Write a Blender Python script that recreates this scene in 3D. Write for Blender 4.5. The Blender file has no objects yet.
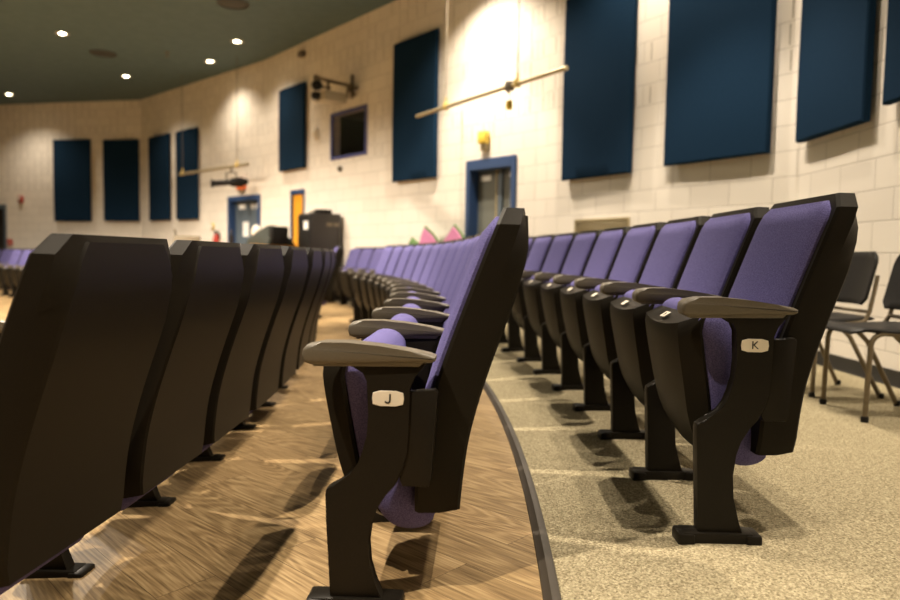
import bpy, bmesh, math, random
from mathutils import Vector, Matrix
random.seed(7)
S = bpy.context.scene
COL = S.collection
PI = math.pi

# ------------------------------------------------------------------ materials
def mat(name, base, rough=0.5, metal=0.0, spec=0.5):
    m = bpy.data.materials.new(name); m.use_nodes = True
    b = m.node_tree.nodes['Principled BSDF']
    b.inputs['Base Color'].default_value = (*base, 1)
    b.inputs['Roughness'].default_value = rough
    b.inputs['Metallic'].default_value = metal
    b.inputs['Specular IOR Level'].default_value = spec
    return m

class NG:
    def __init__(self, m):
        self.t = m.node_tree; self.b = self.t.nodes['Principled BSDF']
    def n(self, kind, **kw):
        nd = self.t.nodes.new(kind)
        for k, v in kw.items(): setattr(nd, k, v)
        return nd
    def l(self, a, b): self.t.links.new(a, b)
    def math(self, op, a, b=None):
        nd = self.n('ShaderNodeMath', operation=op)
        for i, v in enumerate((a, b)):
            if v is None: continue
            if isinstance(v, (int, float)): nd.inputs[i].default_value = v
            else: self.l(v, nd.inputs[i])
        return nd.outputs[0]
    def ramp(self, fac, stops):
        r = self.n('ShaderNodeValToRGB'); e = r.color_ramp.elements
        while len(e) < len(stops): e.new(0.5)
        for el, (p, c) in zip(e, stops): el.position = p; el.color = (*c, 1)
        self.l(fac, r.inputs[0]); return r.outputs[0]
    def mix(self, fac, a, b, blend='MIX'):
        nd = self.n('ShaderNodeMix', data_type='RGBA', blend_type=blend)
        for sock, v in ((nd.inputs[0], fac), (nd.inputs[6], a), (nd.inputs[7], b)):
            if isinstance(v, (int, float)): sock.default_value = v
            elif isinstance(v, tuple): sock.default_value = (*v, 1)
            else: self.l(v, sock)
        return nd.outputs[2]
    def bump(self, h, strength=0.3, dist=0.01):
        nd = self.n('ShaderNodeBump'); nd.inputs['Strength'].default_value = strength
        nd.inputs['Distance'].default_value = dist
        self.l(h, nd.inputs['Height']); self.l(nd.outputs[0], self.b.inputs['Normal'])

def speckle(name, c1, c2, scale, rough=0.9, bump=0.3, dist=0.004, spec=0.3, lo=.35, hi=.65):
    m = mat(name, c1, rough, 0, spec); g = NG(m)
    tc = g.n('ShaderNodeTexCoord')
    nz = g.n('ShaderNodeTexNoise'); nz.inputs['Scale'].default_value = scale
    nz.inputs['Detail'].default_value = 3
    g.l(tc.outputs['Object'], nz.inputs['Vector'])
    g.l(g.ramp(nz.outputs['Fac'], [(lo, c1), (hi, c2)]), g.b.inputs['Base Color'])
    if bump: g.bump(nz.outputs['Fac'], bump, dist)
    return m

M = {}
M['plastic'] = speckle('moulded black plastic', (.0115, .0095, .0064), (.0150, .0124, .0086), 420, .42, .10, .002, .10)
M['armrest'] = speckle('black armrest plastic', (.100, .085, .060), (.118, .101, .073), 500, .42, .08, .002, .5)
M['steel'] = speckle('black powder coated steel', (.0105, .0087, .006), (.0135, .0112, .008), 300, .40, .05, .002, .14)
M['fabric'] = speckle('violet woven upholstery', (.080, .071, .198), (.158, .142, .335), 330, .95, .35, .003, .15)
M['plate'] = mat('cream enamel plate', (.80, .74, .62), .35)
M['projector_cream'] = mat('cream projector housing', (.42, .37, .27), .5)
M['ink'] = mat('black lettering', (.012, .012, .012), .5)
M['white_plastic'] = mat('off white plastic', (.72, .68, .60), .4)
M['black_plastic'] = mat('dull black plastic', (.011, .010, .009), .5, 0, .2)
M['door_blue'] = mat('blue painted door frame', (.022, .055, .15), .45)
M['window_blue'] = mat('violet blue painted frame', (.075, .085, .24), .45)
M['door_glass'] = mat('door glass with painted corridor light', (.17, .175, .15), .25)  # opaque pane; the lit corridor behind is painted into its grey
M['door_grey'] = mat('slate grey door leaf', (.10, .13, .16), .45)
M['orange_wood'] = mat('orange varnished wood', (.74, .34, .03), .35)
M['paper'] = mat('white paper', (.8, .8, .78), .8)
M['red'] = mat('red enamel', (.42, .035, .02), .4)
M['orange'] = mat('orange plastic', (.75, .16, .04), .4)
M['yellow'] = mat('yellow plastic housing', (.80, .58, .08), .4)
M['pipe'] = mat('bare steel batten pipe', (.50, .42, .26), .35, .6)
M['cable'] = mat('dark hanging wire', (.13, .11, .08), .6)
M['brass'] = mat('pale brass clamp', (.62, .46, .14), .4, .3)
M['bronze'] = mat('bronze painted tube', (.16, .125, .075), .38, .25)
M['rack'] = mat('dark brown black laminate', (.026, .021, .019), .4)
M['rack_front'] = mat('black rack front', (.008, .008, .008), .4)
M['booth_dark'] = mat('unlit booth interior', (.030, .024, .018), .9)
M['pink'] = mat('pink painted board', (.62, .22, .42), .7)
M['green'] = mat('green painted board', (.13, .24, .08), .7)
M['tan_case'] = mat('taupe equipment case', (.22, .18, .12), .6)
M['rubber'] = mat('dark rubber nosing', (.045, .036, .026), .5)
M['base_rubber'] = mat('black rubber baseboard', (.012, .011, .010), .45)
M['olive'] = mat('olive black cloth cover', (.022, .026, .018), .8)
M['lens'] = mat('bright lamp lens', (1, 1, 1), .4)
b_ = M['lens'].node_tree.nodes['Principled BSDF']
b_.inputs['Emission Color'].default_value = (1, .86, .6, 1); b_.inputs['Emission Strength'].default_value = 30
M['trim_ring'] = mat('white lamp trim ring', (.55, .52, .46), .4)
M['vent'] = mat('tan vent', (.36, .29, .16), .5)
M['speaker_grille'] = mat('dark speaker grille', (.05, .05, .045), .7)

# acoustic panel cloth
M['navy'] = speckle('navy acoustic cloth', (.0062, .0200, .043), (.0092, .027, .056), 160, .95, .25, .003, .05)

# painted concrete block
def block_wall():
    m = mat('cream painted concrete block', (.78, .72, .64), .55, 0, .3); g = NG(m)
    uv = g.n('ShaderNodeUVMap')
    br = g.n('ShaderNodeTexBrick'); br.offset = 0.5
    for k, v in (('Scale', 1.0), ('Mortar Size', .0045), ('Mortar Smooth', .6), ('Bias', 0.0), ('Brick Width', .4064), ('Row Height', .2032)):
        br.inputs[k].default_value = v
    br.inputs['Color1'].default_value = (.83, .775, .69, 1); br.inputs['Color2'].default_value = (.78, .725, .645, 1)
    br.inputs['Mortar'].default_value = (.50, .455, .39, 1)
    g.l(uv.outputs[0], br.inputs['Vector'])
    sp = g.n('ShaderNodeSeparateXYZ'); g.l(uv.outputs[0], sp.inputs[0])
    u, v = sp.outputs[0], sp.outputs[1]
    row = g.math('FLOOR', g.math('DIVIDE', v, .2032))
    fv = g.math('FRACT', g.math('DIVIDE', v, .2032))
    odd = g.math('MULTIPLY', g.math('MODULO', row, 2.0), .5)
    fu = g.math('FRACT', g.math('ADD', g.math('DIVIDE', u, .4064), odd))
    # two upright slots in each acoustic block above head height
    def near(x, c, w): return g.math('LESS_THAN', g.math('ABSOLUTE', g.math('SUBTRACT', x, c)), w)
    slot = g.math('MAXIMUM', near(fu, .27, .014), near(fu, .73, .014))
    slot = g.math('MULTIPLY', slot, near(fv, .5, .40))
    slot = g.math('MULTIPLY', slot, g.math('GREATER_THAN', v, .2032*11))
    wn = g.n('ShaderNodeTexWhiteNoise', noise_dimensions='2D')
    cv = g.n('ShaderNodeCombineXYZ')
    g.l(g.math('FLOOR', g.math('ADD', g.math('DIVIDE', u, .4064), odd)), cv.inputs[0]); g.l(row, cv.inputs[1])
    g.l(cv.outputs[0], wn.inputs['Vector'])
    slot = g.math('MULTIPLY', slot, g.math('GREATER_THAN', wn.outputs['Value'], .35))
    nz = g.n('ShaderNodeTexNoise'); nz.inputs['Scale'].default_value = 60; nz.inputs['Detail'].default_value = 4
    g.l(uv.outputs[0], nz.inputs['Vector'])
    c = g.mix(slot, br.outputs['Color'], (.30, .26, .20))  # shade inside the slot hollows is painted in as a darker colour
    g.l(c, g.b.inputs['Base Color'])
    h = g.math('SUBTRACT', g.math('MULTIPLY', nz.outputs['Fac'], .25), g.math('ADD', br.outputs['Fac'], g.math('MULTIPLY', slot, 1.5)))
    g.bump(h, .5, .006)
    return m
M['block'] = block_wall()

def wood_floor():
    m = mat('oak plank flooring', (.4, .27, .12), .55, 0, .25); g = NG(m)
    tc = g.n('ShaderNodeTexCoord')
    mp = g.n('ShaderNodeMapping'); mp.inputs['Rotation'].default_value = (0, 0, math.radians(47))
    g.l(tc.outputs['Object'], mp.inputs['Vector'])
    br = g.n('ShaderNodeTexBrick'); br.offset = .37; br.offset_frequency = 2
    for k, v in (('Scale', 1.0), ('Mortar Size', .0012), ('Mortar Smooth', .3), ('Bias', 0.0), ('Brick Width', 1.25), ('Row Height', .155)):
        br.inputs[k].default_value = v
    br.inputs['Color1'].default_value = (0, 0, 0, 1); br.inputs['Color2'].default_value = (1, 1, 1, 1); br.inputs['Mortar'].default_value = (.5, .5, .5, 1)
    g.l(mp.outputs[0], br.inputs['Vector'])
    # every plank gets its own offset in the grain
    off = g.n('ShaderNodeVectorMath', operation='SCALE'); g.l(br.outputs['Color'], off.inputs[0]); off.inputs['Scale'].default_value = 9.0
    ad = g.n('ShaderNodeVectorMath', operation='ADD'); g.l(mp.outputs[0], ad.inputs[0]); g.l(off.outputs[0], ad.inputs[1])
    def stretched(v, scale, detail, rough=.5):
        st = g.n('ShaderNodeVectorMath', operation='MULTIPLY'); g.l(ad.outputs[0], st.inputs[0]); st.inputs[1].default_value = v
        nz = g.n('ShaderNodeTexNoise'); nz.inputs['Scale'].default_value = scale; nz.inputs['Detail'].default_value = detail; nz.inputs['Roughness'].default_value = rough
        g.l(st.outputs[0], nz.inputs['Vector']); return nz.outputs['Fac']
    field = stretched((.75, 5.5, 1), 1.0, 1.5, .35)
    rings = g.math('ADD', g.math('MULTIPLY', g.math('SINE', g.math('MULTIPLY', field, 170.0)), .5), .5)
    rings = g.math('POWER', rings, 1.6)
    fibre = stretched((7, 170, 1), 1.0, 4)
    broad = stretched((1.2, 9, 1), 1.0, 2)
    grain = g.math('ADD', g.math('ADD', g.math('MULTIPLY', rings, .13), g.math('MULTIPLY', fibre, .64)), g.math('MULTIPLY', broad, .26))
    c = g.ramp(grain, [(.30, (.15, .095, .042)), (.52, (.34, .235, .115)), (.78, (.56, .42, .225))])
    tone = g.ramp(br.outputs['Color'], [(0, (.80, .78, .74)), (1, (1.06, 1.03, 1.0))])
    c = g.mix(1.0, c, tone, 'MULTIPLY')
    c = g.mix(br.outputs['Fac'], c, (.10, .06, .025))
    g.l(c, g.b.inputs['Base Color'])
    g.bump(grain, .22, .003)
    return m
M['wood'] = wood_floor()

def carpet():
    m = mat('flecked taupe loop carpet', (.3, .26, .2), 1.0, 0, .05); g = NG(m)
    tc = g.n('ShaderNodeTexCoord')
    vo = g.n('ShaderNodeTexVoronoi'); vo.inputs['Scale'].default_value = 210
    g.l(tc.outputs['Object'], vo.inputs['Vector'])
    nz = g.n('ShaderNodeTexNoise'); nz.inputs['Scale'].default_value = 110; nz.inputs['Detail'].default_value = 4
    g.l(tc.outputs['Object'], nz.inputs['Vector'])
    f = g.math('ADD', g.math('MULTIPLY', vo.outputs['Color'], .45), g.math('MULTIPLY', nz.outputs['Fac'], .55))
    c = g.ramp(f, [(.25, (.175, .145, .085)), (.48, (.345, .295, .185)), (.72, (.57, .50, .335))])
    g.l(c, g.b.inputs['Base Color'])
    g.bump(g.math('ADD', vo.outputs['Distance'], g.math('MULTIPLY', nz.outputs['Fac'], 1.2)), .8, .006)
    return m
M['carpet'] = carpet()
M['ceiling'] = speckle('dark teal painted ceiling', (.085, .132, .142), (.100, .150, .160), 6, .75, 0, 0, .3)

# ------------------------------------------------------------------ mesh helpers
def new_bm(): return bmesh.new()
def finish(bm, name, m, parent=None, angle=38, loc=None, smooth=True):
    bmesh.ops.recalc_face_normals(bm, faces=bm.faces)
    me = bpy.data.meshes.new(name); bm.to_mesh(me); bm.free()
    if smooth:
        for p in me.polygons: p.use_smooth = True
        me.set_sharp_from_angle(angle=math.radians(angle))
    if m: me.materials.append(m)
    o = bpy.data.objects.new(name, me); COL.objects.link(o)
    if parent: o.parent = parent
    if loc: o.location = loc
    return o
def box(bm, x0, x1, y0, y1, z0, z1, bevel=0, seg=2, mtx=None):
    r = bmesh.ops.create_cube(bm, size=1)
    vs = r['verts']
    for v in vs:
        v.co = Vector(((x0+x1)/2+v.co.x*(x1-x0), (y0+y1)/2+v.co.y*(y1-y0), (z0+z1)/2+v.co.z*(z1-z0)))
    if mtx:
        for v in vs: v.co = mtx @ v.co
    if bevel:
        es = list({e for v in vs for e in v.link_edges})
        bmesh.ops.bevel(bm, geom=es, offset=bevel, segments=seg, affect='EDGES', profile=.5)
def prism(bm, prof, y0, y1, bevel=0, seg=2, bevel_rim_only=True):
    """profile of (x,z) points extruded along y"""
    a = [bm.verts.new((x, y0, z)) for x, z in prof]
    b = [bm.verts.new((x, y1, z)) for x, z in prof]
    fa = bm.faces.new(a); fb = bm.faces.new(list(reversed(b)))
    n = len(prof)
    for i in range(n): bm.faces.new((a[i], b[i], b[(i+1) % n], a[(i+1) % n]))
    if bevel:
        es = list(fa.edges)+list(fb.edges)
        bmesh.ops.bevel(bm, geom=es, offset=bevel, segments=seg, affect='EDGES', profile=.5)
def tube(bm, pts, r, seg=10, caps=True):
    pts = [Vector(p) for p in pts]; rings = []
    for i, p in enumerate(pts):
        d = (pts[min(i+1, len(pts)-1)]-pts[max(i-1, 0)]).normalized()
        up = Vector((0, 0, 1)) if abs(d.z) < .95 else Vector((1, 0, 0))
        a = d.cross(up).normalized(); b = a.cross(d).normalized()
        rr = r[i] if isinstance(r, (list, tuple)) else r
        rings.append([bm.verts.new(p+a*math.cos(2*PI*k/seg)*rr+b*math.sin(2*PI*k/seg)*rr) for k in range(seg)])
    for q, s in zip(rings, rings[1:]):
        for k in range(seg): bm.faces.new((q[k], q[(k+1) % seg], s[(k+1) % seg], s[k]))
    if caps: bm.faces.new(rings[0]); bm.faces.new(list(reversed(rings[-1])))
def lathe(bm, prof, seg=24, mtx=None):
    """profile of (r,z)"""
    rings = []
    for r, z in prof:
        if r < 1e-5: rings.append([bm.verts.new((0, 0, z))])
        else: rings.append([bm.verts.new((r*math.cos(2*PI*k/seg), r*math.sin(2*PI*k/seg), z)) for k in range(seg)])
    for q, s in zip(rings, rings[1:]):
        for k in range(seg):
            f = [q[k % len(q)], q[(k+1) % len(q)], s[(k+1) % len(s)], s[k % len(s)]]
            f = list(dict.fromkeys(f))
            if len(f) > 2: bm.faces.new(f)
    if mtx:
        for ring in rings:
            for v in ring: v.co = mtx @ v.co
def slab(bm, layers, cols=8, dome=None):
    """closed solid: layers of rows (u,z,w); the first and last layers are full grids, the others only rims"""
    n = len(layers[0])
    def pt(row, j, k, L):
        u, z, w = row
        t = 2*j/cols-1
        if dome and k in dome: u, z = dome[k](u, z, w, t)
        return (u, w*t, z)
    def loop_idx():
        return ([(0, j) for j in range(cols)]+[(i, cols) for i in range(n-1)]
                + [(n-1, j) for j in range(cols, 0, -1)]+[(i, 0) for i in range(n-1, 0, -1)])
    idx = loop_idx(); loops = []; last = len(layers)-1
    for k, rows in enumerate(layers):
        if k in (0, last):
            g = [[bm.verts.new(pt(rows[i], j, k, last)) for j in range(cols+1)] for i in range(n)]
            for i in range(n-1):
                for j in range(cols):
                    bm.faces.new((g[i][j], g[i][j+1], g[i+1][j+1], g[i+1][j]))
            loops.append([g[i][j] for i, j in idx])
        else:
            loops.append([bm.verts.new(pt(rows[i], j, k, last)) for i, j in idx])
    for a, b in zip(loops, loops[1:]):
        m = len(a)
        for i in range(m): bm.faces.new((a[i], a[(i+1) % m], b[(i+1) % m], b[i]))
def interp(tab, x):
    for (x0, y0), (x1, y1) in zip(tab, tab[1:]):
        if x <= x1: return y0+(y1-y0)*max(0, (x-x0))/(x1-x0)
    return tab[-1][1]
def smooth_tab(tab, x):
    """Catmull-Rom through (x,y) points"""
    n = len(tab)
    if x <= tab[0][0]: return tab[0][1]
    if x >= tab[-1][0]: return tab[-1][1]
    for i in range(n-1):
        if x <= tab[i+1][0]:
            x0, y0 = tab[i]; x1, y1 = tab[i+1]; h = x1-x0; t = (x-x0)/h
            m0 = (y1-tab[i-1][1])/(x1-tab[i-1][0]) if i > 0 else (y1-y0)/h
            m1 = (tab[i+2][1]-y0)/(tab[i+2][0]-x0) if i < n-2 else (y1-y0)/h
            return ((2*t**3-3*t*t+1)*y0+(t**3-2*t*t+t)*h*m0+(-2*t**3+3*t*t)*y1+(t**3-t*t)*h*m1)

def text_mesh(body, size, depth=.0006):
    c = bpy.data.curves.new('letter', 'FONT'); c.body = body; c.size = size; c.extrude = depth
    c.align_x = 'CENTER'; c.align_y = 'CENTER'
    o = bpy.data.objects.new('letter', c); COL.objects.link(o)
    bpy.context.view_layer.update()
    me = bpy.data.meshes.new_from_object(o.evaluated_get(bpy.context.evaluated_depsgraph_get()))
    bpy.data.objects.remove(o)
    me.name = 'letter'
    return me

def tag(o, label, cat, group=None, kind=None):
    o['label'] = label; o['category'] = cat
    if group: o['group'] = group
    if kind: o['kind'] = kind
    return o
def thing(name, label, cat, loc=(0, 0, 0), rz=0, group=None):
    o = bpy.data.objects.new(name, None); COL.objects.link(o)
    o.empty_display_size = .1
    o.location = loc; o.rotation_euler = (0, 0, rz)
    return tag(o, label, cat, group)
KIDS = {}
def copy_tree(o, parent=None):
    c = o.copy(); COL.objects.link(c); c.parent = parent
    for ch in list(o.children): copy_tree(ch, c)
    return c

# ------------------------------------------------------------------ setting
CX, CY = -18.184, 2.7                 # centre the curved rows swing about
RK, RJ, RI = 18.92, 18.0, 17.11
RS = 18.464                              # where carpet meets wood
CEIL = 4.46
FZ = [(16.2, -.170), (17.11, -.140), (18.0, -.058), (18.90, 0.0)]
def floor_z(r):
    if r <= FZ[0][0]: return FZ[0][1]
    if r >= FZ[-1][0]: return 0.0
    for (a, za), (b, zb) in zip(FZ, FZ[1:]):
        if r <= b: return za+(zb-za)*(r-a)/(b-a)
    return 0.0
WALL = [(2.25, -6.0), (2.72, 0.0), (2.72, 5.54), (1.0, 8.28), (-3.65, 13.76), (-7.7, 17.5), (-16.0, 19.28)]
def seg_frame(i):
    (x0, y0), (x1, y1) = WALL[i], WALL[i+1]
    L = math.hypot(x1-x0, y1-y0)
    return x0, y0, (x1-x0)/L, (y1-y0)/L, L
def wall_pt(i, s, off, z):
    x0, y0, tx, ty, L = seg_frame(i)
    return (x0+tx*s-ty*off, y0+ty*s+tx*off, z)
def wall_rz(i):
    x0, y0, tx, ty, L = seg_frame(i); return math.atan2(ty, tx)
def on_wall(name, label, cat, i, s, z, off=0.0, group=None):
    return thing(name, label, cat, wall_pt(i, s, off, z), wall_rz(i), group)   # local x along the wall (to the left), y into the room

def build_wall(name, i, holes=(), z0=-.9, z1=CEIL, s_base=0.0, depth=.2):
    x0, y0, tx, ty, L = seg_frame(i)
    ss = sorted({0.0, L, *[h[0] for h in holes], *[h[1] for h in holes]})
    zs = sorted({z0, z1, *[h[2] for h in holes], *[h[3] for h in holes]})
    bm = new_bm(); uvl = bm.loops.layers.uv.new('UVMap')
    def q(pts, uvs):
        f = bm.faces.new([bm.verts.new(p) for p in pts])
        for l, uv in zip(f.loops, uvs): l[uvl].uv = uv
    for a, b in zip(ss, ss[1:]):
        for c, d in zip(zs, zs[1:]):
            if any(h[0] <= a+1e-6 and b <= h[1]+1e-6 and h[2] <= c+1e-6 and d <= h[3]+1e-6 for h in holes): continue
            q([(a, 0, c), (b, 0, c), (b, 0, d), (a, 0, d)], [(s_base+a, c), (s_base+b, c), (s_base+b, d), (s_base+a, d)])
            q([(a, -depth, c), (a, -depth, d), (b, -depth, d), (b, -depth, c)], [(a, c), (a, d), (b, d), (b, c)])
    for a, b, c, d in holes:
        for p in (((a, c), (a, d)), ((a, d), (b, d)), ((b, d), (b, c)), ((b, c), (a, c))):
            (sa, za), (sb, zb) = p
            q([(sa, 0, za), (sb, 0, zb), (sb, -depth, zb), (sa, -depth, za)], [(sa, za), (sb, zb), (sb, zb+.001), (sa, za+.001)])
    for sa in (0, L):
        q([(sa, 0, z0), (sa, 0, z1), (sa, -depth, z1), (sa, -depth, z0)], [(0, 0), (0, 0), (0, 0), (0, 0)])
    me = bpy.data.meshes.new(name); bmesh.ops.remove_doubles(bm, verts=bm.verts, dist=1e-5)
    bmesh.ops.recalc_face_normals(bm, faces=bm.faces)
    bm.to_mesh(me); bm.free(); me.materials.append(M['block'])
    o = bpy.data.objects.new(name, me); COL.objects.link(o)
    o.location = (x0, y0, 0); o.rotation_euler = (0, 0, math.atan2(ty, tx)); o['kind'] = 'structure'
    return o
DOOR_R = (.34, 1.24, -.9, 1.985); WINDOW = (3.63, 4.66, 2.34, 3.05)
DOOR_M = (5.58, 6.10, -.9, 1.90); DOOR_L = (.14, 1.36, -.9, 1.90); DOOR_F = (3.98, 5.0, -.9, 1.90)
build_wall('wall_right_rear', 0, s_base=-6.0)
build_wall('wall_right', 1, s_base=.13)
build_wall('wall_right_middle', 2, s_base=5.67)
build_wall('wall_right_far', 3, [DOOR_R, WINDOW, DOOR_M], s_base=8.905)
build_wall('wall_far_corner', 4, [DOOR_L], s_base=16.1)
build_wall('wall_far', 5, [DOOR_F], s_base=21.6)
def plain_wall(name, x0, x1, y0, y1):
    bm = new_bm(); box(bm, x0, x1, y0, y1, -.9, CEIL); o = finish(bm, name, M['stage'], smooth=False); o['kind'] = 'structure'
M['stage'] = mat('dark stage drape', (.10, .09, .08), .9)
plain_wall('wall_left', -16.2, -16.0, -6.2, 19.4)
plain_wall('wall_behind', -16.2, 2.45, -6.2, -6.0)

def r_wall(th):
    dx, dy = math.cos(th), math.sin(th); best = 99
    edges = list(zip(WALL, WALL[1:]))+[((-16, -6), WALL[0])]
    for (x0, y0), (x1, y1) in edges:
        ex, ey = x1-x0, y1-y0; det = -dx*ey+dy*ex
        if abs(det) < 1e-9: continue
        ax, ay = x0-CX, y0-CY
        t = (-ax*ey+ay*ex)/det; u = (dx*ay-dy*ax)/det
        if t > 2.0 and -1e-6 <= u <= 1+1e-6: best = min(best, t)
    return best
T0, T1, NT = -.402, 1.438, 240
ths = [T0+(T1-T0)*i/NT for i in range(NT+1)]
def polar(name, m, rfun0, rfun1, nr):
    bm = new_bm(); rows = []
    for th in ths:
        a, b = rfun0(th), rfun1(th)
        if b <= a+.01: rows.append(None); continue
        row = []
        for k in range(nr+1):
            r = a+(b-a)*k/nr
            row.append(bm.verts.new((CX+r*math.cos(th), CY+r*math.sin(th), floor_z(r))))
        rows.append(row)
    for p, q in zip(rows, rows[1:]):
        if not p or not q: continue
        for k in range(nr): bm.faces.new((p[k], p[k+1], q[k+1], q[k]))
    o = finish(bm, name, m, angle=60); o['kind'] = 'structure'; return o
polar('floor_carpet', M['carpet'], lambda t: RS, lambda t: min(r_wall(t), 40)+.02, 12)
polar('floor', M['wood'], lambda t: max(3.0, 2.3/max(.1, math.cos(t))), lambda t: min(RS, r_wall(t)), 40)
# dark nosing where the planks meet the carpet
bm = new_bm(); prof = [(-.021, .0), (-.019, .004), (-.008, .008), (-.002, .0125), (.010, .0125), (.019, .009), (.021, .0)]
prev = None
for i in range(260):
    th = -.38+.86*i/259
    ring = [bm.verts.new((CX+(RS+a)*math.cos(th), CY+(RS+a)*math.sin(th), floor_z(RS+a)+h)) for a, h in prof]
    if prev:
        for k in range(len(prof)-1): bm.faces.new((prev[k], prev[k+1], ring[k+1], ring[k]))
    prev = ring
o = finish(bm, 'trim_1', M['rubber'], angle=25); o['kind'] = 'structure'; o['label'] = 'dark rubber nosing strip between the plank floor and the carpet'
# ceiling
bm = new_bm()
lo = [bm.verts.new((x, y, CEIL)) for x, y in WALL+[(-16, -6)]]
hi = [bm.verts.new((x, y, CEIL+.15)) for x, y in WALL+[(-16, -6)]]
bm.faces.new(lo); bm.faces.new(list(reversed(hi)))
for i in range(len(lo)): bm.faces.new((lo[i], lo[(i+1) % len(lo)], hi[(i+1) % len(lo)], hi[i]))
o = finish(bm, 'ceiling', M['ceiling'], smooth=False); o['kind'] = 'structure'
# baseboards
for nm, i, z, gaps in (('baseboard_right_rear', 0, 0, []), ('baseboard_right', 1, 0, []), ('baseboard_right_middle', 2, 0, []),
                       ('baseboard_right_far', 3, 0, [(.30, 1.28), (5.54, 6.14)]), ('baseboard_far', 5, -.30, [(3.9, 5.1)])):
    x0, y0, tx, ty, L = seg_frame(i); bm = new_bm(); s = 0.0
    for a, b in gaps+[(L, L)]:
        prism(bm, [(0, 0), (0, .095), (.004, .10), (.007, .10), (.010, .02), (.018, .0)], s, a); s = b
    o = finish(bm, nm, M['base_rubber']); o['kind'] = 'structure'
    o.location = (x0, y0, z)
    o.rotation_euler = (0, 0, math.atan2(ty, tx)-PI/2)
    for v in o.data.vertices: v.co.x = -v.co.x

# ------------------------------------------------------------------ auditorium chair
PITCH = .533
HV = PITCH/2
def back_rows(zs, off, wfun):
    return [(smooth_tab(UF, z)+off(z), z, wfun(z)) for z in zs]
UF = [(.20, -.140), (.30, -.142), (.40, -.155), (.50, -.181), (.60, -.214), (.70, -.250), (.80, -.287), (.92, -.333)]
def make_back(root):
    NZ = 18
    tz = [i/NZ for i in range(NZ+1)]
    z_front = [.205+(.920-.205)*t for t in tz]
    w_front = lambda z: interp([(.19, .205), (.225, .228), (.30, .236), (.86, .236), (.89, .231), (.91, .215), (.921, .19)], z)
    L0 = [(smooth_tab(UF, z), z, w_front(z)) for z in z_front]
    L1 = [(smooth_tab(UF, z)-.009, z+.004*(t-.5), w_front(z)+.006) for z, t in zip(z_front, tz)]
    L2 = [(smooth_tab(UF, z)-interp([(.2, .058), (.85, .058), (.92, .050)], z), z+.002*(t-.5), w_front(z)+.004) for z, t in zip(z_front, tz)]
    z_rear = [.212+(.906-.212)*t for t in tz]
    w_rear = lambda z: interp([(.2, .205), (.24, .219), (.72, .219), (.80, .210), (.86, .190), (.906, .158)], z)
    def rearu(z): return smooth_tab(UF, z)-interp([(.2, .105), (.30, .112), (.45, .114), (.70, .113), (.82, .100), (.906, .066)], z)
    L3 = [(rearu(z)+.006, z, w_rear(z)+.006) for z in z_rear]
    L4 = [(rearu(z), z, w_rear(z)) for z in z_rear]
    bm = new_bm(); slab(bm, [L0, L1, L2, L3, L4], 10)
    shell = finish(bm, 'back_shell', M['plastic'], root, 24)
    # upholstered pad on the front
    zc = [.445+(.902-.445)*t for t in tz]
    wc = lambda z: interp([(.44, .196), (.48, .216), (.85, .217), (.882, .206), (.902, .176)], z)
    zc2 = [.462+(.884-.462)*t for t in tz]
    P0 = [(smooth_tab(UF, z)-.004, z, wc(z)) for z in zc]
    P1 = [(smooth_tab(UF, z)+.008, z, wc(z)+.001) for z in zc]
    P2 = [(smooth_tab(UF, z)+.016, z, wc(z)-.010) for z in zc2]
    zc3 = [.480+(.868-.480)*t for t in tz]
    P3 = [(smooth_tab(UF, z)+.021, z, wc(z)-.028) for z in zc3]
    bm = new_bm()
    slab(bm, [P0, P1, P2, P3], 10, {3: lambda u, z, w, t: (u+.008*(1-t*t)*min(1, (z-.48)/.10), z)})
    finish(bm, 'back_cushion', M['fabric'], root, 50)
    # seat hinge brackets bolted to both sides of the shell
    return shell

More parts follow.
